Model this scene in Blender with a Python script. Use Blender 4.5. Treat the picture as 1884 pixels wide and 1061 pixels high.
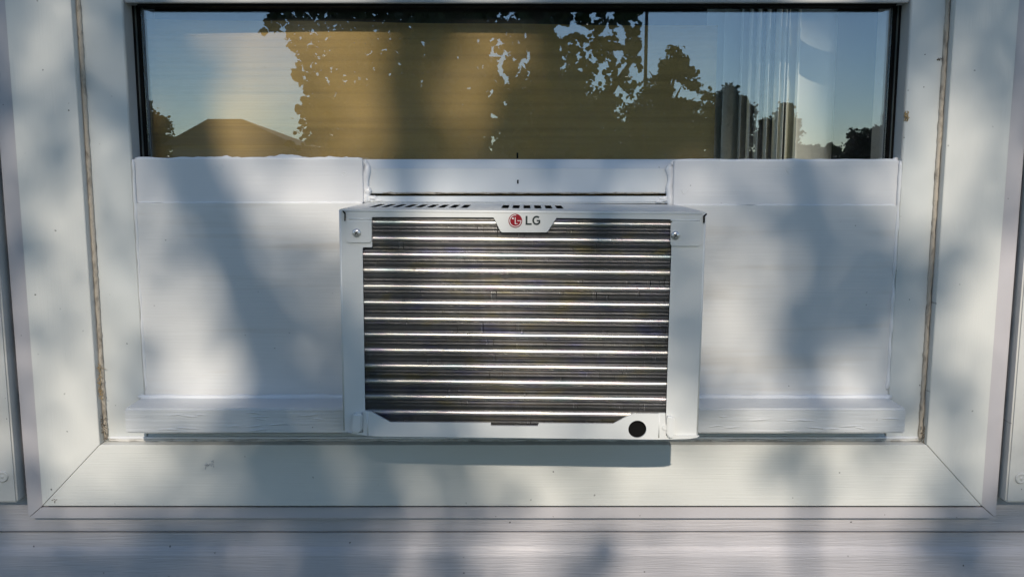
import bpy, bmesh, math, random
from mathutils import Vector, Matrix, noise as mnoise
R = math.radians
random.seed(7)
for o in list(bpy.data.objects): bpy.data.objects.remove(o)
scene = bpy.context.scene
C = scene.collection

# ------------------------------------------------------------------ camera
ZC = 1.55                      # camera height above the lawn
F = 1640.0                     # focal length in pixels of the 1884 px wide photograph
PITCH = R(7.83)
cam_d = bpy.data.cameras.new('camera'); cam = bpy.data.objects.new('camera', cam_d); C.objects.link(cam)
cam.location = (0, 0, ZC); cam.rotation_euler = (R(90) - PITCH, 0, 0)
cam_d.sensor_width = 36; cam_d.lens = F / 1884 * 36; cam_d.clip_start = 0.02; cam_d.clip_end = 2000
scene.camera = cam

# ------------------------------------------------------------------ sky, sun, exposure
SUN_EL = R(28.5)
world = bpy.data.worlds.new('World'); scene.world = world; world.use_nodes = True
wn = world.node_tree.nodes; wl = world.node_tree.links
sky = wn.new('ShaderNodeTexSky'); sky.sky_type = 'NISHITA'; sky.sun_disc = False
sky.sun_elevation = SUN_EL; sky.sun_rotation = R(180); sky.altitude = 1200; sky.air_density = 1.0; sky.dust_density = 0.1; sky.ozone_density = 1.1
bg = wn['Background']; bg.inputs['Strength'].default_value = 0.13
wl.new(sky.outputs[0], bg.inputs['Color'])
sun_d = bpy.data.lights.new('sun', 'SUN'); sun = bpy.data.objects.new('sun', sun_d); C.objects.link(sun)
sun_d.energy = 3.3; sun_d.angle = R(0.53); sun_d.color = (1.0, 0.90, 0.76)
sun.rotation_euler = (R(90) - SUN_EL, 0, 0); sun.location = (0, -20, 12)
scene.view_settings.view_transform = 'Standard'; scene.view_settings.look = 'None'
scene.view_settings.exposure = 0.0; scene.view_settings.gamma = 1.0
scene.render.engine = 'CYCLES'

# ------------------------------------------------------------------ helpers
CP, SP = math.cos(PITCH), math.sin(PITCH)
def P(u, v, D):
    """pixel of the photograph on the vertical plane D metres in front of the camera"""
    a = (u - 942) / F; b = (530.5 - v) / F
    t = D / (CP + b * SP)
    return Vector((a * t, D, ZC + t * (b * CP - SP)))
def proj(p):
    x, y, z = p[0], p[1], p[2] - ZC
    dep = y * CP - z * SP
    return (942 + F * x / dep, 530.5 - F * (y * SP + z * CP) / dep)
def link(name, bm, mat, parent=None, smooth=False):
    me = bpy.data.meshes.new(name); bm.normal_update(); bm.to_mesh(me); bm.free()
    if smooth:
        for p in me.polygons: p.use_smooth = True
    me.materials.append(mat)
    o = bpy.data.objects.new(name, me); C.objects.link(o)
    if parent: adopt(o, parent)
    return o
def adopt(o, parent):
    o.parent = parent
    base = parent
    o.matrix_parent_inverse = Matrix.Translation(-Vector(WLOC.get(base.name, (0, 0, 0))))
WLOC = {}
def thing(name, loc, label, cat, group=None):
    o = bpy.data.objects.new(name, None); C.objects.link(o); o.location = loc
    o.empty_display_size = 0.05
    WLOC[o.name] = tuple(loc); tag(o, label, cat, group); return o
def tag(o, label=None, cat=None, group=None, kind=None):
    if label: o['label'] = label
    if cat: o['category'] = cat
    if group: o['group'] = group
    if kind: o['kind'] = kind
    return o
def add_box(bm, x0, x1, y0, y1, z0, z1):
    vs = [bm.verts.new(p) for p in ((x0,y0,z0),(x1,y0,z0),(x1,y1,z0),(x0,y1,z0),(x0,y0,z1),(x1,y0,z1),(x1,y1,z1),(x0,y1,z1))]
    for f in ((0,3,2,1),(4,5,6,7),(0,1,5,4),(1,2,6,5),(2,3,7,6),(3,0,4,7)): bm.faces.new([vs[i] for i in f])
def bev(bm, w, seg=2):
    if w > 0: bmesh.ops.bevel(bm, geom=list(bm.edges), offset=w, segments=seg, affect='EDGES', clamp_overlap=True)
def box(name, x0, x1, y0, y1, z0, z1, mat, parent=None, b=0.0):
    bm = bmesh.new(); add_box(bm, min(x0,x1), max(x0,x1), min(y0,y1), max(y0,y1), min(z0,z1), max(z0,z1)); bev(bm, b)
    return link(name, bm, mat, parent)
def add_prism(bm, poly, y0, y1):
    a = 0
    for i in range(len(poly)):
        x0, z0 = poly[i]; x1, z1 = poly[(i+1) % len(poly)]; a += x0*z1 - x1*z0
    if a < 0: poly = poly[::-1]
    f = [bm.verts.new((x, y0, z)) for x, z in poly]; k = [bm.verts.new((x, y1, z)) for x, z in poly]
    n = len(poly)
    bm.faces.new(f); bm.faces.new(k[::-1])
    for i in range(n): bm.faces.new((f[(i+1) % n], f[i], k[i], k[(i+1) % n]))
def prism(name, poly, y0, y1, mat, parent=None, b=0.0):
    bm = bmesh.new(); add_prism(bm, poly, y0, y1); bmesh.ops.recalc_face_normals(bm, faces=bm.faces); bev(bm, b)
    return link(name, bm, mat, parent)
def xtrude(name, prof, x0, x1, mat, parent=None):
    """profile of (y, z) points swept along x, open sheet closed by its own outline"""
    bm = bmesh.new()
    a = [bm.verts.new((x0, y, z)) for y, z in prof]; b = [bm.verts.new((x1, y, z)) for y, z in prof]
    n = len(prof)
    for i in range(n): bm.faces.new((a[i], b[i], b[(i+1) % n], a[(i+1) % n]))
    bm.faces.new(a[::-1]); bm.faces.new(b); bmesh.ops.recalc_face_normals(bm, faces=bm.faces)
    return link(name, bm, mat, parent)
def add_tube(bm, pts, rads, n=8, cap=True):
    rings = []
    for i, p in enumerate(pts):
        p = Vector(p)
        d = (Vector(pts[min(i+1, len(pts)-1)]) - Vector(pts[max(i-1, 0)])).normalized()
        s = d.orthogonal().normalized() if abs(d.x) < .9 else d.cross(Vector((0,0,1))).normalized()
        if i and rings: s = (sprev - d * sprev.dot(d)).normalized()
        sprev = s; t = d.cross(s)
        r = rads[i] if hasattr(rads, '__len__') else rads
        rings.append([bm.verts.new(p + (s*math.cos(2*math.pi*k/n) + t*math.sin(2*math.pi*k/n))*r) for k in range(n)])
    for a, b in zip(rings, rings[1:]):
        for k in range(n): bm.faces.new((a[k], a[(k+1) % n], b[(k+1) % n], b[k]))
    if cap: bm.faces.new(rings[0][::-1]); bm.faces.new(rings[-1])
def bead(name, pts, r, mat, parent, wob=.35, n=8, freq=90, seed=0):
    """a hand-run line of caulk: a lumpy tube along a polyline"""
    out = []; rad = []
    for a, b in zip(pts, pts[1:]):
        a, b = Vector(a), Vector(b); m = max(2, int((b-a).length / .006))
        for i in range(m):
            p = a.lerp(b, i/m); q = p*freq + Vector((seed*7.3, 0, 0))
            out.append(p + Vector((mnoise.noise(q), mnoise.noise(q+Vector((9,3,1))), mnoise.noise(q+Vector((2,8,5)))))*r*wob)
            rad.append(r*(1 + wob*1.2*mnoise.noise(q*.7+Vector((4,4,4)))))
    out.append(Vector(pts[-1])); rad.append(r*.5); rad[0] *= .5
    bm = bmesh.new(); add_tube(bm, out, rad, n); return link(name, bm, mat, parent, True)
def disc_poly(cx, cz, r, n=32): return [(cx + r*math.cos(2*math.pi*i/n), cz + r*math.sin(2*math.pi*i/n)) for i in range(n)]

# ------------------------------------------------------------------ materials
def material(name, col, rough=.5, metal=0., grain=None, gstr=.1, gdist=.001, tint=None, tint_amt=0., tint_scale=(6,6,6), tint_lo=.45, tint_hi=.75,
             specks=0., speck_col=(.05,.045,.04), spec=.5, speck_scale=45., fine=0., rough_var=0.):
    m = bpy.data.materials.new(name); m.use_nodes = True
    N = m.node_tree.nodes; L = m.node_tree.links; b = N['Principled BSDF']
    b.inputs['Base Color'].default_value = (*col, 1); b.inputs['Roughness'].default_value = rough
    b.inputs['Metallic'].default_value = metal; b.inputs['Specular IOR Level'].default_value = spec
    tc = N.new('ShaderNodeTexCoord')
    def mapped(s):
        mp = N.new('ShaderNodeMapping'); mp.inputs['Scale'].default_value = s; L.new(tc.outputs['Object'], mp.inputs['Vector']); return mp
    def nz(s, det=3, dis=0.):
        t = N.new('ShaderNodeTexNoise'); t.inputs['Scale'].default_value = 1; t.inputs['Detail'].default_value = det; t.inputs['Distortion'].default_value = dis
        L.new(mapped(s).outputs[0], t.inputs['Vector']); return t
    def rng(src, lo, hi, a=0., z=1.):
        r = N.new('ShaderNodeMapRange'); r.inputs['From Min'].default_value = lo; r.inputs['From Max'].default_value = hi
        r.inputs['To Min'].default_value = a; r.inputs['To Max'].default_value = z; L.new(src, r.inputs['Value']); return r.outputs['Result']
    cur = None
    def mix(fac, c2):
        nonlocal cur
        x = N.new('ShaderNodeMix'); x.data_type = 'RGBA'; L.new(fac, x.inputs['Factor'])
        if cur is None: x.inputs['A'].default_value = (*col, 1)
        else: L.new(cur, x.inputs['A'])
        x.inputs['B'].default_value = (*c2, 1); cur = x.outputs['Result']
    if tint: mix(rng(nz(tint_scale, 5, .3).outputs[0], tint_lo, tint_hi, 0, tint_amt), tint)
    mix(rng(nz((9,9,9), 4).outputs[0], .35, .75, 0, .10), tuple(c*.72 for c in col))
    if specks:
        v = N.new('ShaderNodeTexVoronoi'); v.voronoi_dimensions = '2D'; v.inputs['Scale'].default_value = speck_scale
        wob = nz((150,150,150), 2); ad = N.new('ShaderNodeVectorMath'); ad.operation = 'MULTIPLY_ADD'
        L.new(wob.outputs['Color'], ad.inputs[0]); ad.inputs[1].default_value = (.004,.004,.004); L.new(tc.outputs['Object'], ad.inputs[2]); sx3 = N.new('ShaderNodeSeparateXYZ'); cx3 = N.new('ShaderNodeCombineXYZ'); L.new(ad.outputs[0], sx3.inputs[0]); L.new(sx3.outputs[0], cx3.inputs[0]); L.new(sx3.outputs[2], cx3.inputs[1]); L.new(cx3.outputs[0], v.inputs['Vector'])
        sp = N.new('ShaderNodeSeparateColor'); L.new(v.outputs['Color'], sp.inputs[0])
        near = rng(v.outputs['Distance'], .018, .05, 1, 0)
        keep = N.new('ShaderNodeMath'); keep.operation = 'GREATER_THAN'; keep.inputs[1].default_value = 1 - specks; L.new(sp.outputs[0], keep.inputs[0])
        mu = N.new('ShaderNodeMath'); mu.operation = 'MULTIPLY'; L.new(near, mu.inputs[0]); L.new(keep.outputs[0], mu.inputs[1])
        m2 = N.new('ShaderNodeMath'); m2.operation = 'MULTIPLY'; L.new(mu.outputs[0], m2.inputs[0]); L.new(sp.outputs[1], m2.inputs[1])
        mix(m2.outputs[0], speck_col)
    if cur is not None: L.new(cur, b.inputs['Base Color'])
    if rough_var: L.new(rng(nz((30,30,30), 4).outputs[0], .3, .7, rough-rough_var, rough+rough_var), b.inputs['Roughness'])
    if grain or fine:
        prev = None
        for s, st, dd in ((grain, gstr, gdist), ((900,900,900), fine, .0004)):
            if not s or not st: continue
            bp = N.new('ShaderNodeBump'); bp.inputs['Strength'].default_value = st; bp.inputs['Distance'].default_value = dd
            L.new(nz(s, 5, .6).outputs[0], bp.inputs['Height'])
            if prev: L.new(prev, bp.inputs['Normal'])
            prev = bp.outputs[0]
        L.new(prev, b.inputs['Normal'])
    return m
M = {}
M['casing_v'] = material('casing vertical grain', (.71,.715,.69), .42, grain=(420,420,9), gstr=.3, gdist=.0012, specks=.16, speck_scale=30)
M['casing_h'] = material('casing horizontal grain', (.71,.715,.69), .42, grain=(9,420,420), gstr=.34, gdist=.0012, specks=.16, speck_scale=30)
M['channel'] = material('lavender channel', (.56,.54,.57), .45, grain=(200,200,200), gstr=.05, tint=(.42,.40,.42), tint_amt=.4, specks=.1)
M['siding'] = material('siding woodgrain', (.54,.52,.55), .45, grain=(16,330,330), gstr=.55, gdist=.0022, tint=(.40,.38,.40), tint_amt=.35, tint_scale=(4,9,9), specks=.16, speck_scale=28)
M['shutter'] = material('shutter vinyl', (.62,.62,.60), .5, grain=(300,300,12), gstr=.2, gdist=.001, tint=(.40,.40,.38), tint_amt=.5, tint_scale=(14,14,14), specks=.12)
M['jamb'] = material('jamb vinyl', (.68,.70,.69), .4, grain=(300,300,10), gstr=.1, tint=(.55,.55,.52), tint_amt=.3, specks=.12)
M['reveal'] = material('vinyl track', (.45,.46,.46), .45, specks=.15, tint=(.25,.25,.25), tint_amt=.4)
M['plywood'] = material('painted plywood', (.72,.72,.715), .38, grain=(7,260,260), gstr=.28, gdist=.0012, tint=(.52,.46,.38), tint_amt=.55, tint_scale=(3.5,70,40), tint_lo=.52, tint_hi=.82, specks=.05)
M['board'] = material('painted board', (.76,.76,.775), .36, grain=(6,300,300), gstr=.25, gdist=.001, specks=.05)
M['cleat'] = material('painted lumber', (.71,.72,.73), .36, grain=(11,190,190), gstr=.55, gdist=.002, specks=.04)
M['sash'] = material('sash vinyl', (.74,.76,.77), .35, grain=(200,200,200), gstr=.03, specks=.03)
M['caulk'] = material('white caulk', (.80,.81,.83), .3, grain=(120,120,120), gstr=.2, gdist=.001)
M['dirty_caulk'] = material('dirty caulk', (.50,.45,.38), .85, grain=(260,260,260), gstr=.6, gdist=.002, tint=(.12,.10,.08), tint_amt=.85, tint_scale=(120,120,60), tint_lo=.5, tint_hi=.75)
M['sill_caulk'] = material('sill caulk', (.66,.64,.60), .7, grain=(260,260,260), gstr=.5, gdist=.002, tint=(.2,.18,.16), tint_amt=.8, tint_scale=(40,90,90), tint_lo=.5, tint_hi=.75)
M['black'] = material('black gasket and hole shade', (.008,.008,.008), .8, spec=.1)  # gaskets, and the black standing for shade in hole and fold slots
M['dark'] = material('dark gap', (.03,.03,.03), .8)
M['gasket'] = material('grey green gasket', (.10,.12,.12), .4)
M['ac'] = material('appliance white coat', (.74,.75,.74), .33, fine=.05, rough_var=.05)
M['pan'] = material('appliance plastic', (.76,.77,.76), .38, fine=.04)
M['letter'] = material('dark lettering', (.02,.035,.035), .4)
M['red'] = material('emblem red', (.30,.008,.02), .3)
M['emwhite'] = material('emblem white', (.80,.78,.78), .4)
M['screw'] = material('zinc screw', (.72,.72,.72), .3, metal=.6)
M['cardboard'] = material('cardboard', (.50,.335,.115), .85, grain=(1.5,1,230), gstr=.45, gdist=.0025, tint=(.30,.20,.075), tint_amt=.6, tint_scale=(2,2,110), fine=.2)
M['blind'] = material('blind vinyl', (.82,.83,.74), .45)
M['room'] = material('darkened room walls', (.10,.10,.11), .9)  # dark colour stands in for the lack of light indoors
M['straw'] = material('dry straw', (.42,.30,.15), .9)
M['scuff'] = material('grey scuff', (.50,.53,.57), .8)
M['web'] = material('dirt debris', (.16,.13,.10), .95)
def tube_material():  # rainbow sheen of the tubes is put into the base colour
    m = bpy.data.materials.new('finned tube aluminium'); m.use_nodes = True
    N = m.node_tree.nodes; L = m.node_tree.links; b = N['Principled BSDF']
    b.inputs['Metallic'].default_value = 1; b.inputs['Roughness'].default_value = .38
    tc = N.new('ShaderNodeTexCoord'); mp = N.new('ShaderNodeMapping'); mp.inputs['Scale'].default_value = (22, 1, 40); L.new(tc.outputs['Object'], mp.inputs[0])
    t = N.new('ShaderNodeTexNoise'); t.inputs['Scale'].default_value = 1; t.inputs['Detail'].default_value = 1; L.new(mp.outputs[0], t.inputs['Vector'])
    r = N.new('ShaderNodeValToRGB'); e = r.color_ramp.elements
    e[0].position = .30; e[0].color = (.72,.86,.86,1); e[1].position = .72; e[1].color = (.88,.76,.92,1)
    for p, c in ((.40,(.9,.9,.9,1)), (.50,(.95,.93,.84,1)), (.57,(.95,.84,.88,1)), (.64,(.9,.9,.9,1))):
        x = e.new(p); x.color = c
    L.new(t.outputs[0], r.inputs[0]); L.new(r.outputs[0], b.inputs['Base Color']); return m
M['tube'] = tube_material()
M['tube_shaded'] = material('shaded back tube', (.34,.29,.24), .5, metal=.8)  # back row tubes, shade among the fins put into a darker colour
def fin_material():  # blue and yellow sheen of the fins is put into the base colour
    m = bpy.data.materials.new('fin aluminium'); m.use_nodes = True
    N = m.node_tree.nodes; L = m.node_tree.links; b = N['Principled BSDF']
    b.inputs['Metallic'].default_value = .85; b.inputs['Roughness'].default_value = .42
    tc = N.new('ShaderNodeTexCoord'); mp = N.new('ShaderNodeMapping'); mp.inputs['Scale'].default_value = (20, 1, 55); L.new(tc.outputs['Object'], mp.inputs[0])
    t = N.new('ShaderNodeTexNoise'); t.inputs['Scale'].default_value = 1; t.inputs['Detail'].default_value = 3; L.new(mp.outputs[0], t.inputs['Vector'])
    r = N.new('ShaderNodeValToRGB'); e = r.color_ramp.elements
    e[0].position = .30; e[0].color = (.30,.31,.48,1); e[1].position = .72; e[1].color = (.50,.45,.28,1)
    for p, c in ((.42,(.40,.40,.43,1)), (.58,(.42,.42,.42,1))):
        x = e.new(p); x.color = c
    L.new(t.outputs[0], r.inputs[0]); L.new(r.outputs[0], b.inputs['Base Color']); return m
M['fin'] = fin_material()
def glass_material():
    m = bpy.data.materials.new('window glass'); m.use_nodes = True
    N = m.node_tree.nodes; L = m.node_tree.links; N.remove(N['Principled BSDF']); out = N['Material Output']
    tr = N.new('ShaderNodeBsdfTransparent'); tr.inputs[0].default_value = (.985,.99,.985,1)
    gl = N.new('ShaderNodeBsdfGlossy'); gl.inputs['Roughness'].default_value = 0.0; gl.inputs['Color'].default_value = (.74,.87,1,1)
    fr = N.new('ShaderNodeFresnel')
    gm = N.new('ShaderNodeNewGeometry'); io = N.new('ShaderNodeMapRange')      # the pane does not bend light, so both faces reflect alike
    io.inputs['To Min'].default_value = 2.08; io.inputs['To Max'].default_value = 1/2.08
    L.new(gm.outputs['Backfacing'], io.inputs['Value']); L.new(io.outputs['Result'], fr.inputs['IOR'])
    mx = N.new('ShaderNodeMixShader'); L.new(fr.outputs[0], mx.inputs[0]); L.new(tr.outputs[0], mx.inputs[1]); L.new(gl.outputs[0], mx.inputs[2])
    df = N.new('ShaderNodeBsdfDiffuse'); df.inputs[0].default_value = (.6,.6,.58,1)
    tc = N.new('ShaderNodeTexCoord'); nz = N.new('ShaderNodeTexNoise'); nz.inputs['Scale'].default_value = 7; nz.inputs['Detail'].default_value = 8; nz.inputs['Roughness'].default_value = .7
    L.new(tc.outputs['Object'], nz.inputs['Vector'])
    r = N.new('ShaderNodeMapRange'); r.inputs['From Min'].default_value = .4; r.inputs['From Max'].default_value = .8; r.inputs['To Min'].default_value = .006; r.inputs['To Max'].default_value = .045
    L.new(nz.outputs[0], r.inputs['Value'])
    v = N.new('ShaderNodeTexVoronoi'); v.inputs['Scale'].default_value = 60; L.new(tc.outputs['Object'], v.inputs['Vector'])
    r2 = N.new('ShaderNodeMapRange'); r2.inputs['From Min'].default_value = .03; r2.inputs['From Max'].default_value = .06; r2.inputs['To Min'].default_value = .35; r2.inputs['To Max'].default_value = 0
    L.new(v.outputs['Distance'], r2.inputs['Value'])
    sc = N.new('ShaderNodeSeparateColor'); L.new(v.outputs['Color'], sc.inputs[0])
    gt = N.new('ShaderNodeMath'); gt.operation = 'GREATER_THAN'; gt.inputs[1].default_value = .86; L.new(sc.outputs[0], gt.inputs[0])
    mu = N.new('ShaderNodeMath'); mu.operation = 'MULTIPLY_ADD'; L.new(r2.outputs[0], mu.inputs[0]); L.new(gt.outputs[0], mu.inputs[1]); L.new(r.outputs[0], mu.inputs[2])
    m2 = N.new('ShaderNodeMixShader'); L.new(mu.outputs[0], m2.inputs[0]); L.new(mx.outputs[0], m2.inputs[1]); L.new(df.outputs[0], m2.inputs[2])
    L.new(m2.outputs[0], out.inputs['Surface']); return m
M['glass'] = glass_material()
def leaf_material(name, col):
    m = bpy.data.materials.new(name); m.use_nodes = True
    N = m.node_tree.nodes; L = m.node_tree.links; b = N['Principled BSDF']; b.inputs['Roughness'].default_value = .5
    g = N.new('ShaderNodeNewGeometry'); r = N.new('ShaderNodeValToRGB')
    r.color_ramp.elements[0].color = (col[0]*.6, col[1]*.6, col[2]*.6, 1); r.color_ramp.elements[1].color = (col[0]*1.3, col[1]*1.25, col[2]*1.2, 1)
    L.new(g.outputs['Random Per Island'], r.inputs[0]); L.new(r.outputs[0], b.inputs['Base Color'])
    tl = N.new('ShaderNodeBsdfTranslucent'); tl.inputs[0].default_value = (col[0]*1.2, col[1]*1.3, col[2]*.6, 1)
    mx = N.new('ShaderNodeMixShader'); mx.inputs[0].default_value = .15; L.new(b.outputs[0], mx.inputs[1]); L.new(tl.outputs[0], mx.inputs[2])
    L.new(mx.outputs[0], N['Material Output'].inputs['Surface']); return m
M['leaf'] = leaf_material('leaf green', (.05,.085,.025))
M['leaf2'] = leaf_material('leaf dark green', (.04,.065,.025))
M['bark'] = material('bark', (.11,.085,.065), .9, grain=(30,30,6), gstr=.8, gdist=.02)
M['lawn'] = material('lawn', (.06,.09,.03), .9, grain=(60,60,60), gstr=.8, gdist=.02, tint=(.10,.10,.04), tint_amt=.7, tint_scale=(2,2,2))
M['roof'] = material('asphalt shingle', (.07,.065,.06), .9, grain=(30,30,30), gstr=.5, gdist=.01)
M['shedwall'] = material('shed siding', (.35,.30,.25), .8, grain=(3,3,60), gstr=.5, gdist=.01)
M['pole'] = material('pole timber', (.09,.07,.055), .85, grain=(60,60,5), gstr=.5, gdist=.01)
M['concrete'] = material('foundation concrete', (.32,.31,.29), .9, grain=(60,60,60), gstr=.4, gdist=.005)

# ------------------------------------------------------------------ reference measures
Y_AC, Y_CAS, Y_JCH, Y_SID, Y_SHUT = 1.12, 1.305, 1.315, 1.333, 1.300
Y_JAMB, Y_PAN, Y_BRD, Y_CLEAT, Y_RAIL, Y_GLASS = 1.322, 1.3200, 1.3225, 1.258, 1.342, 1.360
xiL, xiR = P(183,815,Y_CAS).x, P(1705,820,Y_CAS).x
xoL, xoR = P(78,929,Y_CAS).x, P(1806,931,Y_CAS).x
z_in, z_out = P(942,818,Y_CAS).z, P(942,930,Y_CAS).z
xjL, xjR, z_j = P(52,951,Y_JCH).x, P(1832,954,Y_JCH).x, P(942,953,Y_JCH).z
Z_HEAD = ZC + .62                                     # inner top of the casing, above the picture
opL, opR = P(241,290,Y_JAMB).x, P(1660,296,Y_JAMB).x
Z_SILL = P(942,798,Y_JAMB).z                          # top of the frame's bottom member
dC = z_in - z_out; zt_o = Z_HEAD + dC; zt_j = Z_HEAD + (z_in - z_j)

# ------------------------------------------------------------------ ground
bm = bmesh.new(); bmesh.ops.create_grid(bm, x_segments=60, y_segments=60, size=400)
for v in bm.verts: v.co.z = -.02
tag(link('ground', bm, M['lawn']), kind='structure')

# ------------------------------------------------------------------ house wall with its lap siding
wall = thing('house_wall', (0, 1.40, 0), 'pale lavender grey house wall of horizontal vinyl lap siding', 'wall')
WX = 3.2; EXPO = .112
z_lap = P(942,976,Y_SID).z
bxL, bxR = opL - .012, opR + .012
for nm, a in (('wall_backing', (-WX, bxL, 1.345, 1.44, .25, 2.75)), ('wall_backing', (bxR, WX, 1.345, 1.44, .25, 2.75)),
              ('wall_backing', (bxL, bxR, 1.345, 1.44, .25, Z_SILL-.03)), ('wall_backing', (bxL, bxR, 1.345, 1.44, Z_HEAD+.02, 2.75))):
    box(nm, *a, M['siding'], wall)
box('foundation', -WX, WX, 1.36, 1.56, -.05, .25, M['concrete'], wall)
k0 = int((z_lap - .28) / EXPO)
z = z_lap - k0*EXPO
while z < 2.70:
    top = z + EXPO
    # dutch lap: butt edge at the bottom, flat face, then the hollowed cove running back under the next board
    prof = [(1.3465,z+.001), (Y_SID,z), (Y_SID-.0005,z+.004), (Y_SID+.001,z+.070), (Y_SID+.003,z+.0775), (Y_SID+.006,z+.084), (Y_SID+.007,z+.095), (Y_SID+.007,top-.0058), (Y_SID+.0118,top-.0052), (Y_SID+.0118,top+.004), (1.3465,top+.004)]
    if z < z_j < top:                                  # the board notched under the window
        bm = bmesh.new(); zc_ = z_j + .010
        yc_ = Y_SID-.0005 + .0015*(zc_-z-.004)/.066
        mid = [(1.3465,z+.001), (Y_SID,z), (Y_SID-.0005,z+.004), (yc_,zc_), (1.3465,zc_)]
        for pr_, s0, s1 in ((prof,-WX,xjL+.012), (mid,xjL+.012,xjR-.012), (prof,xjR-.012,WX)):
            a = [bm.verts.new((s0, y, q)) for y, q in pr_]; b = [bm.verts.new((s1, y, q)) for y, q in pr_]
            for i in range(len(pr_)): bm.faces.new((b[i], a[i], a[(i+1) % len(pr_)], b[(i+1) % len(pr_)]))
        bmesh.ops.recalc_face_normals(bm, faces=bm.faces); link('siding_board', bm, M['siding'], wall)
    else:
        segs = ((-WX, xjL+.012), (xjR-.012, WX)) if top > z_j and z < zt_j - .03 else ((-WX, WX),)
        for s0, s1 in segs: xtrude('siding_board', prof, s0, s1, M['siding'], wall)
    z += EXPO

# room behind the window, its dimness put into the dark wall colour
bm = bmesh.new(); add_box(bm, -2.2, 2.2, 1.442, 4.6, .2, 2.7)
bm.faces.ensure_lookup_table()
front = [f for f in bm.faces if all(abs(v.co.y-1.442) < 1e-4 for v in f.verts)]
bmesh.ops.delete(bm, geom=front, context='FACES_ONLY'); bmesh.ops.reverse_faces(bm, faces=bm.faces)
tag(link('room_interior', bm, M['room']), kind='structure')
box_ = [(-2.2, bxL), (bxR, 2.2)]

# ------------------------------------------------------------------ window: casing, channel, frame, sash, glass
win = thing('window', (0, 1.36, z_j), 'white vinyl window in a mitred off white casing, lower sash raised over the air conditioner', 'window')
def ring(name, mat_v, mat_h, iL, iR, iB, iT, oL, oR, oB, oT, y0, y1, b=0., drop=0.):
    g = .0005
    prism(name, [(iL,iB+g),(iL,iT),(oL,oT),(oL,oB+g)], y0, y1, mat_v, win, b)
    prism(name, [(iR,iB+g),(iR,iT),(oR,oT),(oR,oB+g)], y0, y1, mat_v, win, b)
    prism(name, [(iL+(oL-iL)*drop/(iB-oB)+g,iB-drop),(iR+(oR-iR)*drop/(iB-oB)-g,iB-drop),(oR-g,oB),(oL+g,oB)], y0, y1, mat_h, win, b)
    prism(name, [(iL+g,iT),(iR-g,iT),(oR-g,oT),(oL+g,oT)], y0, y1, mat_h, win, b)
ring('casing_board', M['casing_v'], M['casing_h'], xiL, xiR, z_in, Z_HEAD, xoL, xoR, z_out, zt_o, Y_CAS, 1.3445, .0007)
e = .004
ring('channel_strip', M['channel'], M['channel'], xoL+e, xoR-e, z_out+e, zt_o-e, xjL, xjR, z_j, zt_j, Y_JCH, 1.3455, .0008, .0105)
fe = .0008
box('jamb', xiL+fe, opL, Y_JAMB, 1.362, z_in+.001, Z_HEAD, M['jamb'], win, .001)
box('jamb', xiR-fe, opR, Y_JAMB, 1.362, z_in+.001, Z_HEAD, M['jamb'], win, .001)
box('sill', opL+fe, opR-fe, Y_JAMB+.001, 1.43, z_in+.001, Z_SILL, M['jamb'], win, .001)
for x0, x1 in ((opL-.010, opL), (opR, opR+.010)):
    box('track', x0, x1, 1.3625, 1.44, Z_SILL, Z_HEAD, M['reveal'], win)
box('head_jamb', opL, opR, Y_JAMB, 1.43, Z_HEAD-.02, Z_HEAD+.005, M['jamb'], win, .001)
# dark channel and gasket lines at each side of the glass
for s, xo in ((1, opL), (-1, opR)):
    box('side_channel', xo+s*.0002, xo+s*.0035, 1.352, 1.375, P(942,360,Y_RAIL).z, Z_HEAD-.02, M['black'], win)
    box('gasket', xo+s*.0037, xo+s*.0052, 1.3545, 1.372, P(942,360,Y_RAIL).z, Z_HEAD-.02, M['gasket'], win)
    box('gasket', xo+s*.0054, xo+s*.0090, 1.357, 1.372, P(942,360,Y_RAIL).z, Z_HEAD-.02, M['black'], win)
for s, xo in ((1, opL), (-1, opR)):
    box('reveal_liner', xo+s*.0001, xo+s*.0012, Y_JAMB+.0022, 1.3518, P(942,292,Y_RAIL).z, Z_HEAD-.0205, M['reveal'], win)
# raised sash
zr1, zr0 = P(942,293,Y_GLASS-.004).z, P(942,356,Y_RAIL).z
zb = P(942,309,Y_RAIL).z
sx0, sx1 = opL+.0095, opR-.0095
rail = xtrude('sash_rail', [(Y_RAIL+.0015,zr0),(Y_RAIL,zr0+.002),(Y_RAIL,zb-.001),(Y_RAIL+.002,zb),(Y_GLASS-.006,zr1-.001),(Y_GLASS-.004,zr1),(1.385,zr1),(1.385,zr0)], sx0, sx1, M['sash'], win)
box('weep_slot', P(951.5,0,Y_RAIL).x, P(954.5,0,Y_RAIL).x, Y_RAIL-.0006, Y_RAIL+.002, P(953,338,Y_RAIL).z, P(953,331,Y_RAIL).z, M['black'], rail)
glass = box('glass_pane', sx0+.001, sx1-.001, Y_GLASS, Y_GLASS+.004, zr1+.0005, ZC+.42, M['glass'], win)
box('glass_clip', P(950.5,0,Y_GLASS).x, P(953.8,0,Y_GLASS).x, Y_GLASS-.0018, Y_GLASS-.0002, P(952,291.5,Y_GLASS).z, P(952,281,Y_GLASS).z, M['black'], glass)
box('sash_top_rail', sx0, sx1, 1.352, 1.385, ZC+.4205, ZC+.46, M['sash'], win, .001)
# meeting rail of the fixed outer sash, and its glass above
zm = P(942,6,1.330).z
mr = box('meeting_rail', opL+.001, opR-.001, 1.3265, 1.3515, zm, zm+.042, M['reveal'], win, .001)
box('rail_black_strip', opL+.016, opR-.016, 1.3352, 1.3592, zm-.0035, zm-.0002, M['black'], mr)  # black strip along the underside of the meeting rail
box('glass_pane', opL+.001, opR-.001, 1.338, 1.341, zm+.0425, Z_HEAD-.021, M['glass'], win)
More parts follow.
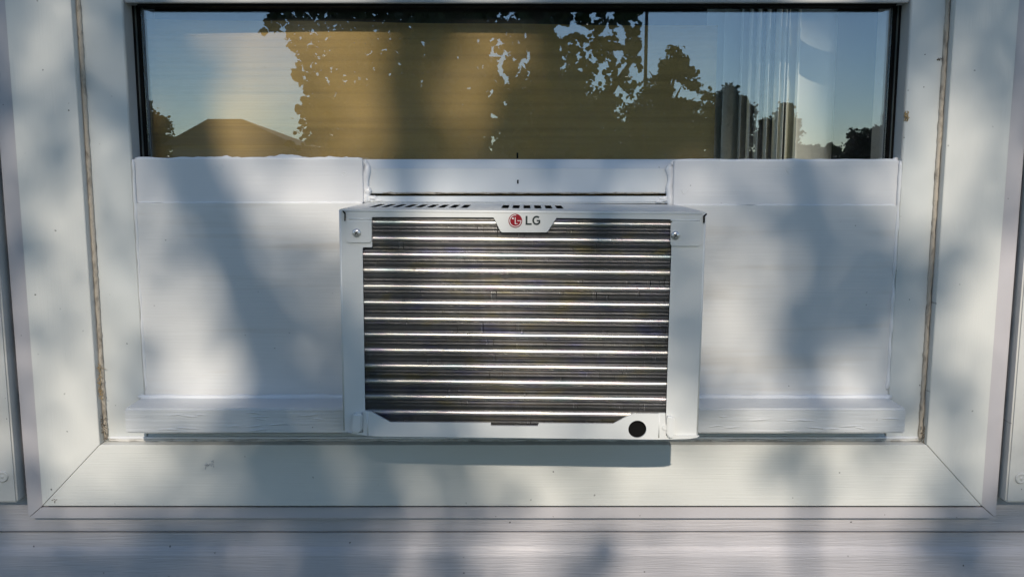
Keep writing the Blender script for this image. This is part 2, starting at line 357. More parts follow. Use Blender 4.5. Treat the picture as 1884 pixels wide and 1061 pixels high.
# dirty caulk in the corner between casing and frame
rn = .0035
for i, (xx, s) in enumerate(((xiL, 1), (xiR, -1))):
    bead('caulk_line', [(xx+s*.0035, Y_JAMB-.0012, z_in+.004), (xx+s*.0035, Y_JAMB-.0012, Z_HEAD-.005)], .0034, M['dirty_caulk'], win, .22, 7, 140, i)
bead('caulk_line', [(xiL+.006, Y_JAMB-.0005, z_in+.0025), (xiR-.006, Y_JAMB-.0005, z_in+.0025)], .0022, M['sill_caulk'], win, .4, 7, 90, 5)
bead('caulk_line', [(xiL+.006, Y_JAMB-.001, z_in+.0065), (xiR-.006, Y_JAMB-.001, z_in+.0065)], .0022, M['caulk'], win, .2, 7, 60, 8)

# ------------------------------------------------------------------ infill panels, boards, ledge
acx = P(957,600,Y_AC).x
W2 = .2290
aL, aR = acx - W2, acx + W2
z_seamL, z_seamR = P(450,373.5,Y_PAN).z, P(1450,378,Y_PAN).z
zc1, zc0 = P(942,751,Y_CLEAT).z, P(942,797,Y_CLEAT).z
ledge = box('support_ledge', P(228,752,Y_CLEAT).x, P(1668,750,Y_CLEAT).x, Y_CLEAT, Y_PAN-.0006, zc0, zc1, M['cleat'], None, .0022)
tag(ledge, 'long white painted lumber ledge carrying the air conditioner across the window frame', 'ledge')
# raised grain checks along its face
def flat_thing(name, poly, y0, y1, mat, label, cat, group=None, b=.0008):
    return tag(prism(name, poly, y0, y1, mat, None, b), label, cat, group)
g = .0014
pl = flat_thing('infill_panel', [(opL+g,zc0+.002),(aL-.002,zc0+.002),(aL-.002,z_seamL),(opL+g,z_seamL)], Y_PAN, 1.3415, M['plywood'],
    'large white painted plywood panel crossed by a diagonal branch shadow', 'panel', 'painted infill around the air conditioner')
pr = flat_thing('infill_panel', [(aR+.002,zc0+.002),(opR-g,zc0+.002),(opR-g,z_seamR),(aR+.002,z_seamR)], Y_PAN, 1.3415, M['plywood'],
    'large white painted plywood panel in soft shade beside the screw with off centre bracket', 'panel', 'painted infill around the air conditioner')
bl1, br0 = P(667,340,Y_BRD).x, P(1240,340,Y_BRD).x
zbL, zbR = P(450,293,Y_BRD).z, P(1450,296,Y_BRD).z
tl_ = flat_thing('filler_board', [(opL+g,z_seamL+.0005),(bl1,z_seamL+.0005),(bl1,zbL),(opL+g,zbL)], Y_BRD, 1.3405, M['board'],
    'white painted board below the cardboard, with thick caulk smeared on its top edge', 'board', 'painted infill around the air conditioner')
tr_ = flat_thing('filler_board', [(br0,z_seamR+.0005),(opR-g,z_seamR+.0005),(opR-g,zbR),(br0,zbR)], Y_BRD, 1.3405, M['board'],
    'white painted board below the vertical blinds, with small dents in its face', 'board', 'painted infill around the air conditioner')
pl['label'] = 'large white painted plywood panel below the board with thick smeared caulk'
pr['label'] = 'large white painted plywood panel below the board with small dents'
# caulk beads and smears belong to the board or panel they stick to
bead('caulk_bead', [(opL+.003, Y_PAN+.0008, zc1+.012), (opL+.003, Y_PAN+.0008, zbL)], .0021, M['caulk'], pl, .4, 6, 60, 11)
bead('caulk_bead', [(opR-.003, Y_PAN+.0008, zc1+.012), (opR-.003, Y_PAN+.0008, zbR)], .0028, M['caulk'], pr, .4, 6, 60, 12)
bead('caulk_bead', [(P(254,730,Y_PAN).x, Y_PAN-.001, zc1+.001), (aL-.002, Y_PAN-.001, zc1+.001)], .0042, M['caulk'], ledge, .25, 8, 40, 13)
bead('caulk_bead', [(aR+.002, Y_PAN-.001, zc1+.001), (P(1640,730,Y_PAN).x, Y_PAN-.001, zc1+.001)], .0042, M['caulk'], ledge, .25, 8, 40, 14)
bead('caulk_bead', [(opL+.004, Y_BRD+.0002, z_seamL+.0008), (bl1, Y_BRD+.0002, z_seamL+.0004)], .0010, M['caulk'], tl_, .7, 6, 120, 15)
bead('caulk_bead', [(br0, Y_BRD+.0002, z_seamR+.0008), (opR-.004, Y_BRD+.0002, z_seamR+.0004)], .0010, M['caulk'], tr_, .7, 6, 120, 16)
bead('caulk_bead', [(opL+.004, Y_BRD+.004, zbL+.0005), (bl1, Y_BRD+.004, zbL+.0005)], .0026, M['caulk'], tl_, .4, 6, 60, 17)
bead('caulk_bead', [(br0, Y_BRD+.004, zbR+.0002), (opR-.004, Y_BRD+.004, zbR+.0002)], .0026, M['caulk'], tr_, .4, 6, 60, 18)
bead('caulk_bead', [(bl1+.003, Y_RAIL-.006, z_seamL-.003), (bl1+.004, Y_RAIL-.003, zbL-.004)], .0048, M['caulk'], tl_, .55, 8, 80, 19)
bead('caulk_bead', [(br0-.003, Y_RAIL-.006, z_seamR-.002), (br0-.004, Y_RAIL-.003, zbR-.004)], .0056, M['caulk'], tr_, .6, 8, 80, 20)
def smear(u0, u1, v0, hi, Y, parent, seed):
    """caulk spread up over the glass with a ragged upper edge"""
    bm = bmesh.new(); n = 70; a = []; b = []; c = []
    for i in range(n+1):
        t = i/n; u = u0 + (u1-u0)*t
        h = hi*max(.05, min(1, t*9, (1-t)*14))*(.62 + .75*mnoise.noise((u*.016+seed, 0, 0)) + .18*mnoise.noise((u*.09, seed, 0)))
        p = P(u, v0, Y); q = P(u, v0-max(.6,h), Y)
        a.append(bm.verts.new((p.x, Y-.006, p.z))); b.append(bm.verts.new((q.x, Y-.0028, q.z-.0008))); c.append(bm.verts.new((q.x, Y+.0004, q.z)))
    for i in range(n):
        bm.faces.new((a[i],a[i+1],b[i+1],b[i])); bm.faces.new((b[i],b[i+1],c[i+1],c[i]))
    return link('caulk_smear', bm, M['caulk'], parent, True)
smear(326, 662, 296, 12.5, Y_GLASS, tl_, 3.1)
smear(1252, 1640, 297, 4.5, Y_GLASS, tr_, 8.4)
# lumps where the beads were squeezed out
def lump(p, r, parent, seed, sc=(1,1,1)):
    bm = bmesh.new(); bmesh.ops.create_icosphere(bm, subdivisions=3, radius=r)
    for v in bm.verts:
        d = v.co.normalized(); k = 1 + .45*mnoise.noise(d*1.9+Vector((seed,0,0))) + .25*mnoise.noise(d*4.5+Vector((0,seed,0)))
        v.co = Vector((v.co.x*sc[0]*k, v.co.y*sc[1]*k, v.co.z*sc[2]*k)) + Vector(p)
    return link('caulk_lump', bm, M['caulk'], parent, True)
for i, (u, v, r, s, par) in enumerate(((676,352,.006,(1,.8,1.3),tl_), (673,366,.007,(1,.8,1),tl_), (684,364,.005,(1.6,.8,.7),tl_), (695,368,.004,(2,.7,.6),tl_),
        (1233,352,.006,(1,.8,1.2),tr_), (1236,369,.008,(1,.8,1),tr_), (1222,366,.005,(1.7,.8,.8),tr_), (1212,370,.0038,(2,.7,.6),tr_), (1238,300,.004,(1.2,.7,1),tr_), (672,300,.0035,(1,.7,1.4),tl_), (1648,294,.0045,(1,.8,.8),tr_))):
    lump(P(u,v,Y_RAIL-.005), r, par, i*3.7, s)
# knots and dents in the painted boards
for (u, v, r, par) in ((1452,313,4.5,tr_), (1259,351,4.5,tr_), (405,306,5,tl_), (632,320,3.5,tl_)):
    p = P(u, v, Y_BRD); bm = bmesh.new(); pts = []
    for k in range(15):
        a = k/14*4.6 + u; rr = r/F*1.32*(1+.25*math.sin(3*a)); pts.append((p.x+rr*math.cos(a)*1.2, Y_BRD-.0002, p.z+rr*math.sin(a)))
    add_tube(bm, pts, [.0002+.0004*abs(math.sin(k*.9)) for k in range(15)], 5); link('dent_rim', bm, M['board'], par, True)
# raised checks on the ledge face
for k in range(26):
    u = random.choice([random.uniform(240,600), random.uniform(1300,1640)]); v = random.choice([762,770,783,788]) + random.uniform(-3,3)
    p = P(u, v, Y_CLEAT); L_ = random.uniform(.015,.045); bm = bmesh.new()
    pts = [(p.x+L_*t/6, Y_CLEAT+.0003, p.z+.0012*math.sin(t*.5+k)) for t in range(7)]
    add_tube(bm, pts, [.0002,.0009,.0013,.0014,.0012,.0008,.0002], 6); link('grain_check', bm, M['cleat'], ledge, True)
# weather strip between the raised sash and the appliance top
ws_ = box('weather_strip', bl1+.004, br0-.004, Y_RAIL-.006, 1.38, P(942,374.5,Y_RAIL-.006).z, P(942,361,Y_RAIL-.006).z, M['sash'], None, .0025)
tag(ws_, 'white weather strip squeezed between the raised sash and the air conditioner top', 'seal')
bead('ragged_edge', [(P(697,0,Y_RAIL).x, Y_RAIL-.0006, zr0+.0006), (P(1222,0,Y_RAIL).x, Y_RAIL-.0006, zr0+.0006)], .0011, M['dirty_caulk'], ws_, .7, 6, 130, 23)

# ------------------------------------------------------------------ air conditioner
def A(u, v):
    """pixel on the rear face of the appliance, its slight roll taken out -> (x, z) in world at rest"""
    k = .0092 - .0058*(v-390)/410
    p = P(u, v - k*(u-959), Y_AC); return (p.x, p.z)
zT, zB = A(959,387.5)[1], A(959,797)[1]
zTray = A(959,803)[1]
xL, xR = aL, aR
ac = thing('air_conditioner', (acx, Y_AC, zTray), 'white window air conditioner with exposed condenser coil and red emblem on its rear frame', 'air conditioner')
t = .0012
YB = 1.52
# cabinet shell: side sheets, top sheet with louvre slots, base
shell = box('side_sheet', xL, xL+t, Y_AC+.0015, YB, zB, zT-.0015, M['ac'], ac)
box('side_sheet', xR-t, xR, Y_AC+.0015, YB, zB, zT-.0015, M['ac'], ac)
slots = []
def top_uv(u, v):            # pixel on the horizontal top sheet
    a = (u-942)/F; b = (530.5-v)/F; dz = b*CP - SP; tt = (zT-ZC)/dz
    return (a*tt, tt*(CP + b*SP))
y_s0, y_s1 = top_uv(942,383.2)[1], top_uv(942,377.0)[1]
tab = [(691+20.2*i) for i in range(9)] + [(925+19.6*i) for i in range(6)]
for u in tab:
    xc = (u-942)/F*(y_s0+y_s1)/2; slots.append((xc-.0047, xc+.0047))
slots.sort()
bm = bmesh.new(); y0, y1 = Y_AC+.0015, YB; t_full = t; t = .0005
xs = [xL] + [q for s in slots for q in s] + [xR]
for i in range(len(xs)-1):
    a, b = xs[i], xs[i+1]
    if i % 2 == 0: add_box(bm, a, b, y0, y1, zT-t, zT)
    else:
        add_box(bm, a, b, y0, y_s0, zT-t, zT); add_box(bm, a, b, y_s1, y1, zT-t, zT)
bmesh.ops.remove_doubles(bm, verts=bm.verts, dist=1e-6)
topsheet = link('top_sheet', bm, M['ac'], ac); t = t_full
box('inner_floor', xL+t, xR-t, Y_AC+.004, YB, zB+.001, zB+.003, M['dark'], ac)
box('inner_back', xL+t, xR-t, Y_AC+.055, Y_AC+.057, zB+.003, zT-t-.03, M['dark'], ac)  # dark sheet behind the coil in place of the interior shade
box('slot_dark_sheet', xL+t, xR-t, Y_AC+.012, Y_AC+.30, zT-.032, zT-.030, M['dark'], ac)  # dark sheet added under the top slots so they look shaded
box('front_grille', xL-.01, xR+.01, YB, YB+.05, zB, zT+.01, M['pan'], ac, .006)
# rear frame plate: one outline with the notched opening cut out
def outline_plate(name, outer_top, pieces, y0, y1, mat, b):
    bm = bmesh.new()
    for p in pieces: add_prism(bm, p, y0, y1)
    bmesh.ops.remove_doubles(bm, verts=bm.verts, dist=1e-6); bmesh.ops.recalc_face_normals(bm, faces=bm.faces)
    return link(name, bm, mat, ac)
oT = A(800,400)[1]; oL1 = A(681,430)[0]; oL2 = A(667,600)[0]; zn = A(675,455)[1]; oR = A(1228.5,600)[0]
r = .002
tabp = [A(905,400), A(918,425.5), A(921,427.4), A(1002,427.4), A(1005,425.5), A(1021,401)]
top_poly = [(xL,zT),(xL,zn-.0),(oL2+.001,zn-.0)]
def arc(cx, cz, rr, a0, a1, n=5): return [(cx+rr*math.cos(R(a0+(a1-a0)*i/n)), cz+rr*math.sin(R(a0+(a1-a0)*i/n))) for i in range(n+1)]
# full frame outline walked once as an upside down U
U = [(xL,zB),(xL,zT),(xR,zT),(xR,zB),(oR,zB)] + arc(oR-r,oT-r,r,0,90) + [tabp[5],tabp[4],tabp[3],tabp[2],tabp[1],tabp[0]] \
    + arc(oL1+r,oT-r,r,90,180) + arc(oL1-r*.8,zn+r*.8,r*.8,0,-90)[0:] + arc(oL2+r,zn-r,r,90,180) + [(oL2,zB)]
bm = bmesh.new()
vs = [bm.verts.new((x, Y_AC, z)) for x, z in U]
eds = [bm.edges.new((vs[i], vs[(i+1) % len(vs)])) for i in range(len(vs))]
bmesh.ops.triangle_fill(bm, use_beauty=True, edges=eds)
bmesh.ops.recalc_face_normals(bm, faces=bm.faces)
if bm.faces[:][0].normal.y > 0: bmesh.ops.reverse_faces(bm, faces=bm.faces)
ex = bmesh.ops.extrude_face_region(bm, geom=list(bm.faces))
for v in [q for q in ex['geom'] if isinstance(q, bmesh.types.BMVert)]: v.co.y += .0014
bmesh.ops.recalc_face_normals(bm, faces=bm.faces)
frame = link('rear_frame', bm, M['ac'], ac)
# rolled rim along the top and the two side edges, so that the sheet catches light
bm = bmesh.new(); add_tube(bm, [(xL+.004,Y_AC+.0014,zT-.0021),(xR-.004,Y_AC+.0014,zT-.0021)], .0020, 10); link('rolled_edge', bm, M['ac'], frame, True)
bm = bmesh.new(); add_tube(bm, [(xL+.0004,Y_AC+.0016,zB+.001),(xL+.0004,Y_AC+.0016,zT-.001)], .0018, 10); link('rolled_edge', bm, M['ac'], frame, True)
bm = bmesh.new(); add_tube(bm, [(xR-.0004,Y_AC+.0016,zB+.001),(xR-.0004,Y_AC+.0016,zT-.001)], .0018, 10); link('rolled_edge', bm, M['ac'], frame, True)
# pressed step across each upper corner
for (u0, u1, v) in ((638,680,402.5), (1230,1284,405.5)):
    p, q = A(u0,v), A(u1,v)
    bm = bmesh.new(); add_tube(bm, [(p[0],Y_AC+.0006,p[1]),(q[0],Y_AC+.0006,p[1])], .0014, 8); link('pressed_step', bm, M['ac'], frame, True)
# corner slots where the sheet is folded, their shade put on as black pieces
def slot(pts):
    prism('fold_slot', [A(*p) for p in pts], Y_AC-.0026, Y_AC+.0005, M['black'], frame)
slot([(626.3,388),(628,387),(632,391.5),(632,406),(630.3,406),(630.3,393)])
slot([(1294.8,392.6),(1296.3,394.4),(1292.2,398.2),(1292.2,410),(1289.4,410),(1289.4,397.6)])
# fixing brackets with chamfered foot and their screws
def bracket(poly, sc):
    b_ = prism('bracket', [A(*p) for p in poly], Y_AC-.0020, Y_AC-.0001, M['ac'], ac, .0004)
    x, z = A(*sc); bm = bmesh.new(); n = 20; rr = .0056
    prof = [(rr,0),(rr,.0008),(rr*.93,.0017),(rr*.7,.0026),(rr*.35,.0031),(0,.0032)]
    rings = []
    for q, h in prof[:-1]: rings.append([bm.verts.new((x+q*math.cos(2*math.pi*k/n), Y_AC-.0021-h, z+q*math.sin(2*math.pi*k/n))) for k in range(n)])
    for a, c in zip(rings, rings[1:]):
        for k in range(n): bm.faces.new((a[k],a[(k+1)%n],c[(k+1)%n],c[k]))
    bm.faces.new(rings[-1]); bmesh.ops.recalc_face_normals(bm, faces=bm.faces)
    s_ = link('screw', bm, M['screw'], ac, True)
    for ang in (35, 125):
        bm = bmesh.new(); add_box(bm, -.0027, .0027, -.0002, .0008, -.0005, .0005)
        bmesh.ops.transform(bm, matrix=Matrix.Translation((x, Y_AC-.0054, z)) @ Matrix.Rotation(R(ang), 4, 'Y'), verts=bm.verts)
        link('screw_recess', bm, M['dark'], s_)
bracket([(635.5,406.5),(678.5,406.5),(680.3,410),(680.3,443),(677,446.5),(638,446.5),(633.5,441.5),(633.5,408)], (653,428))
bracket([(1231.5,408.5),(1284,408.5),(1286.8,411),(1286.8,447.5),(1282,452.5),(1232.5,452.5),(1229.8,449),(1229.8,411)], (1238.5,432.5))
# bottom pan with shaped upper edge, drain hole and side clips
def arc_hole(cx, cz, r, n=28): return [(cx+r*math.cos(-2*math.pi*i/n), cz+r*math.sin(-2*math.pi*i/n)) for i in range(n)]
YP = Y_AC-.0035
pan_out = [A(668,758),A(671,756.2),A(679,757.2),A(683,758),A(718,777),A(903,776.5),A(903,782),A(989,782),A(991,776.5),A(1127,776.5),A(1161,758.5),A(1165,757.4),A(1208,757.4),A(1212,756.4),A(1222.5,756.4),
           A(1224,797),A(1285,797),A(1281,800),A(1268,802.6),A(1240,803.6),A(1210,804.4),A(950,803.6),A(690,803),A(668,801),A(650,798.6),A(640,796),A(668,796)]
bm = bmesh.new()
vo = [bm.verts.new((x, YP, z)) for x, z in pan_out]
ed = [bm.edges.new((vo[i], vo[(i+1) % len(vo)])) for i in range(len(vo))]
hx, hz = A(1171.5,786); hr = A(1188,786)[0]-hx
vh = [bm.verts.new((x, YP, z)) for x, z in arc_hole(hx, hz, hr)]
ed += [bm.edges.new((vh[i], vh[(i+1) % len(vh)])) for i in range(len(vh))]
bmesh.ops.triangle_fill(bm, use_beauty=True, edges=ed)
bmesh.ops.recalc_face_normals(bm, faces=bm.faces)
ex = bmesh.ops.extrude_face_region(bm, geom=list(bm.faces))
for v in [q for q in ex['geom'] if isinstance(q, bmesh.types.BMVert)]: v.co.y += .0032
bmesh.ops.recalc_face_normals(bm, faces=bm.faces)
pan = link('drain_pan', bm, M['pan'], ac)
box('pan_tub', xL+.004, xR-.004, Y_AC+.032, YB-.01, zTray+.0004, zB+.0008, M['pan'], ac, .0015)
bm = bmesh.new(); add_tube(bm, [(hx,Y_AC-.0004,hz),(hx,Y_AC+.003,hz)], hr*1.02, 28, False); bm.faces.new([v for v in bm.verts if v.co.y > Y_AC+.002][::-1])  # black cap puts the shade inside the hole into its colour
link('hole_shade_cap', bm, M['black'], pan)
for u in (676, 1211.5):
    p, q = A(u,759), A(u,801)
    bm = bmesh.new(); add_tube(bm, [(p[0],YP+.0005,p[1]),(p[0],YP+.0005,q[1])], .0011, 8); link('pan_rib', bm, M['pan'], pan, True)
def clip(u0, u1, v0, v1, ch, side):
    ps = [A(u0,v0+4),A(u0+4,v0),A(u1,v0),A(u1,v1-ch),A(u1-ch,v1),A(u0,v1)] if side < 0 else [A(u0,v0),A(u1-4,v0),A(u1,v0+4),A(u1,v1-3),A(u1-6,v1+1.5),A(u0+5,v1+1.5),A(u0,v1-5)]
    prism('side_clip', ps, Y_AC-.0085, Y_AC-.0002, M['pan'], ac, .0022)
clip(648, 667.5, 760, 795.5, 4, -1); clip(1224, 1239, 761, 799, 4, 1)
bm = bmesh.new(); x, z = A(1222,782); add_tube(bm, [(x,YP-.0015,z),(x,YP+.001,z)], .0036, 16); link('pan_screw', bm, M['pan'], pan)

# emblem and lettering on the frame tab
def stroke(bm, pts, w, y):
    n = len(pts); l = []; rr = []
    for i in range(n):
        p = Vector(pts[i]); d = (Vector(pts[min(i+1,n-1)])-Vector(pts[max(i-1,0)])).normalized(); nn = Vector((-d.y, d.x))*w/2
        l.append(bm.verts.new((p.x+nn.x, y, p.y+nn.y))); rr.append(bm.verts.new((p.x-nn.x, y, p.y-nn.y)))
    for i in range(n-1): bm.faces.new((l[i], l[i+1], rr[i+1], rr[i]))
ecx, ecz = A(945.2,405.9); er = A(957.8,405.9)[0]-ecx; px = er/12.6
emb = prism('emblem', disc_poly(ecx, ecz, er, 40), Y_AC-.0009, Y_AC-.0001, M['red'], ac)
bm = bmesh.new(); ye = Y_AC-.0011; rg = 10.4*px
stroke(bm, [(ecx+rg*math.cos(R(a)), ecz+rg*math.sin(R(a))) for a in range(82, 361, 6)] , 1.35*px, ye)
stroke(bm, [(ecx+11.05*px, ecz), (ecx+3.6*px, ecz)], 1.35*px, ye-.00005)
stroke(bm, [(ecx-.3*px, ecz+6.2*px), (ecx-.3*px, ecz-6.0*px)], 1.4*px, ye)
stroke(bm, [(ecx-1.0*px, ecz-5.5*px), (ecx+3.9*px, ecz-5.5*px)], 1.35*px, ye-.00005)
vs = [bm.verts.new((ecx-4.6*px+1.75*px*math.cos(2*math.pi*k/14), ye, ecz+4.2*px+1.75*px*math.sin(2*math.pi*k/14))) for k in range(14)]; bm.faces.new(vs)
link('emblem_lines', bm, M['emwhite'], emb)
def lz(u, v): return A(u, v)
bm = bmesh.new()
add_prism(bm, [lz(964,397.2),lz(967.4,397.2),lz(967.4,410.6),lz(975.2,410.6),lz(975.2,413.6),lz(964,413.6)], Y_AC-.0006, Y_AC-.0001)
link('letter_l', bm, M['letter'], ac)
bm = bmesh.new(); gx, gz = A(984.2,405.4)
gp = [(gx+6.6*px*math.cos(R(a))*.95, gz+6.9*px*math.sin(R(a))) for a in range(48, 321, 8)]
gp += [(gx+5.2*px, gz-4.4*px), (gx+5.2*px, gz+.4*px)]
stroke(bm, gp, 3.1*px, Y_AC-.0006); stroke(bm, [(gx+.4*px, gz-.4*px), (gx+6.7*px, gz-.4*px)], 2.7*px, Y_AC-.00065)
link('letter_g', bm, M['letter'], ac)

# condenser coil: finned tubes in two staggered rows and the pack of thin fins
Y_FIN = Y_AC+.0045
tv = [412,442,472,501,531,561,591,620,649,678,706.5,735,763.5]
zt = [A(945,v)[1] for v in tv]
cx0, cx1 = oL2-.004, oR+.004
def coil_tube(zc, yc, rr, mt='tube'):
    bm = bmesh.new(); pts = []; rad = []
    n = 60
    for i in range(n+1):
        x = cx0 + (cx1-cx0)*i/n; pts.append((x, yc, zc+.0002*mnoise.noise((x*25, zc*90, 0)))); rad.append(rr)
    add_tube(bm, pts, rad, 14, False); return link('coil_tube', bm, M[mt], ac, True)
pitch = (zt[0]-zt[-1])/12
for zc in zt: coil_tube(zc, Y_FIN+.0052, .0043)
for i in range(14): coil_tube(zt[0]+pitch/2-i*pitch, Y_FIN+.0185, .0036, 'tube_shaded')
fz0, fz1 = zB+.004, zT-.004
bm = bmesh.new(); nf = 285; ns = 130; rnd = random.Random(3)
dents = [(rnd.uniform(cx0,cx1), rnd.uniform(fz0,fz1), rnd.uniform(.004,.022), rnd.uniform(.0025,.006), rnd.choice((-1,1))*rnd.uniform(.3,.9)) for _ in range(46)]
dents += [(rnd.uniform(acx+.07,cx1), rnd.uniform(fz0,fz1), rnd.uniform(.006,.02), rnd.uniform(.003,.006), rnd.choice((-1,1))*rnd.uniform(.4,1.)) for _ in range(26)]
dents += [(rnd.uniform(cx0,cx1), rnd.uniform(fz0,fz1), rnd.uniform(.0012,.004), rnd.uniform(.002,.006), rnd.choice((-1,1))*rnd.uniform(.8,1.6)) for _ in range(90)]
verts = []; faces = []
for i in range(nf):
    x = cx0 + (cx1-cx0)*(i+.5)/nf; base = len(verts); near = [d for d in dents if abs(d[0]-x) < d[2]]
    for j in range(ns+1):
        z = fz0 + (fz1-fz0)*j/ns
        ph = (z-zt[0])/pitch
        off = .00010*math.sin(ph*2*math.pi*4) + .00022*mnoise.noise((x*60, 0, z*80)) + rnd.uniform(-.00004,.00004)
        for d in near:
            if abs(d[1]-z) < d[3]: off += .0007*d[4]*rnd.uniform(.5,1.0)
        yo = .0003*mnoise.noise((x*40, 5, z*30)) + .00025*math.sin(ph*2*math.pi*4)
        th = .00013
        verts += [(x-th, Y_FIN+.024, z), (x-th+off*.15, Y_FIN+.004, z), (x-th+off, Y_FIN+yo, z), (x+th+off, Y_FIN+yo, z), (x+th+off*.15, Y_FIN+.004, z), (x+th, Y_FIN+.024, z)]
    for j in range(ns):
        a = base+6*j; b_ = a+6
        for k in range(5): faces.append((a+k, a+k+1, b_+k+1, b_+k))
bm.free()
me = bpy.data.meshes.new('fin_pack'); me.from_pydata(verts, [], faces); me.materials.append(M['fin']); me.update()
fo = bpy.data.objects.new('fin_pack', me); C.objects.link(fo); adopt(fo, ac); fo['kind'] = 'stuff'
ac.rotation_euler = (0, R(.42), R(-.9))

# ------------------------------------------------------------------ cardboard and blinds behind the glass
yc = Y_GLASS+.030
cbR = P(1317,150,yc).x; cbT0, cbT1 = P(262,36,yc).z, P(1317,48,yc).z
bm = bmesh.new(); n = 48; x0 = opL+.004
fr = []; bk = []
for i in range(n+1):
    t_ = i/n; x = x0 + (cbR-x0)*t_; yy = yc + .006*math.sin(t_*math.pi)*mnoise.noise((x*2,0,0)) + .003*mnoise.noise((x*5,1,0))
    tz = cbT0 + (cbT1-cbT0)*t_ + .0035*mnoise.noise((x*4,9,0))
    fr.append([bm.verts.new((x, yy, ZC-.06 + (tz-ZC+.06)*k/8)) for k in range(9)]); bk.append([bm.verts.new((x, yy+.005, ZC-.06 + (tz-ZC+.06)*k/8)) for k in range(9)])
for i in range(n):
    for k in range(8):
        bm.faces.new((fr[i][k],fr[i+1][k],fr[i+1][k+1],fr[i][k+1])); bm.faces.new((bk[i][k],bk[i][k+1],bk[i+1][k+1],bk[i+1][k]))
    bm.faces.new((fr[i][8],fr[i+1][8],bk[i+1][8],bk[i][8]))
for i in (0, n):
    for k in range(8): bm.faces.new((fr[i][k],fr[i][k+1],bk[i][k+1],bk[i][k]))
bmesh.ops.recalc_face_normals(bm, faces=bm.faces)
tag(link('cardboard_sheet', bm, M['cardboard'], None, True), 'brown corrugated cardboard sheet standing behind the window glass', 'cardboard')
yb = 1.475
bx_ = P(1420,150,yb).x
bl = thing('vertical_blind', (bx_, yb, ZC+.60), 'bunched pale vertical blind slats hanging behind the glass', 'blind')
for i, (u, w, ang) in enumerate(((1322,.055,42),(1352,.06,50),(1378,.075,66),(1392,.075,70),(1406,.08,72),(1424,.08,70),(1441,.085,74),(1452,.085,72),(1468,.085,60),(1482,.085,66),(1508,.085,26))):
    x = P(u,150,yb).x; a = R(ang); bm = bmesh.new(); cols = []
    for k in range(7):
        s = (k/6-.5); lx = s*w; ly = .008*(1-4*s*s)
        X = x + lx*math.cos(a) - ly*math.sin(a); Y = yb + .02 + lx*math.sin(a) + ly*math.cos(a)
        cols.append((bm.verts.new((X,Y,ZC-.75)), bm.verts.new((X,Y,ZC+.585))))
    for c1, c2 in zip(cols, cols[1:]): bm.faces.new((c1[0],c2[0],c2[1],c1[1]))
    ex = bmesh.ops.extrude_face_region(bm, geom=list(bm.faces))
    for v in [q for q in ex['geom'] if isinstance(q, bmesh.types.BMVert)]: v.co += Vector((-math.sin(a), math.cos(a), 0))*.0009
    bmesh.ops.recalc_face_normals(bm, faces=bm.faces)
    link('slat', bm, M['blind'], bl, True)
box('head_rail', -.66, .66, yb-.005, yb+.045, ZC+.585, ZC+.625, M['blind'], bl, .002)

# ------------------------------------------------------------------ shutters
def shutter(x_in, s, screw_u, screw_v, label):
    """s = -1: stands to the west of the window (extends to -x)"""
    zb_ = P(15 if s < 0 else 1868, 924, Y_SHUT).z; zt_ = zt_o + .01; w = .36
    x_out = x_in + s*w
    sh = thing('shutter', (x_in, Y_SID, zb_), label, 'shutter', 'shutters beside the window')
    mid = (zb_+zt_)/2; st = .062
    box('back_plate', x_in+s*.003, x_out-s*.003, Y_SHUT+.012, Y_SID-.0012, zb_+.003, zt_-.003, M['shutter'], sh)
    box('stile', x_in, x_in+s*st, Y_SHUT, Y_SID-.002, zb_, zt_, M['shutter'], sh, .0025)
    box('stile', x_out, x_out-s*st, Y_SHUT, Y_SID-.002, zb_, zt_, M['shutter'], sh, .0025)
    for a, b in ((zb_, zb_+.08), (mid-.035, mid+.035), (zt_-.07, zt_)):
        box('cross_rail', x_in+s*(st+.0003), x_out-s*(st+.0003), Y_SHUT+.0004, Y_SID-.002, a, b, M['shutter'], sh, .0025)
    for a, b in ((zb_+.08, mid-.035), (mid+.035, zt_-.07)):
        box('raised_panel', x_in+s*(st+.016), x_out-s*(st+.016), Y_SHUT+.003, Y_SHUT+.0125, a+.016, b-.016, M['shutter'], sh, .006)
    def cap(p):
        bm = bmesh.new(); n = 24; prof = [(.0088,0),(.0088,.0012),(.0078,.0024),(.0066,.0028),(.0058,.0022),(.0018,.0022),(.0012,.003)]; rings = []
        for q, h in prof: rings.append([bm.verts.new((p.x+q*math.cos(2*math.pi*k/n), Y_SHUT-h+.0003, p.z+q*math.sin(2*math.pi*k/n))) for k in range(n)])
        for a, c in zip(rings, rings[1:]):
            for k in range(n): bm.faces.new((a[k],a[(k+1)%n],c[(k+1)%n],c[k]))
        bm.faces.new(rings[-1]); bmesh.ops.recalc_face_normals(bm, faces=bm.faces); link('screw_cap', bm, M['shutter'], sh, True)
    p = P(screw_u, screw_v, Y_SHUT); cap(p); cap(Vector((p.x, p.y, zt_-.05)))
    return sh
shutter(P(31,915,Y_SHUT).x, -1, 5, 876, 'off white vinyl shutter beside the casing, at the straw caught in the caulk line')
shutter(P(1851,915,Y_SHUT).x, 1, 1878, 879, 'off white vinyl shutter beside the casing, on the side of the pan drain hole')

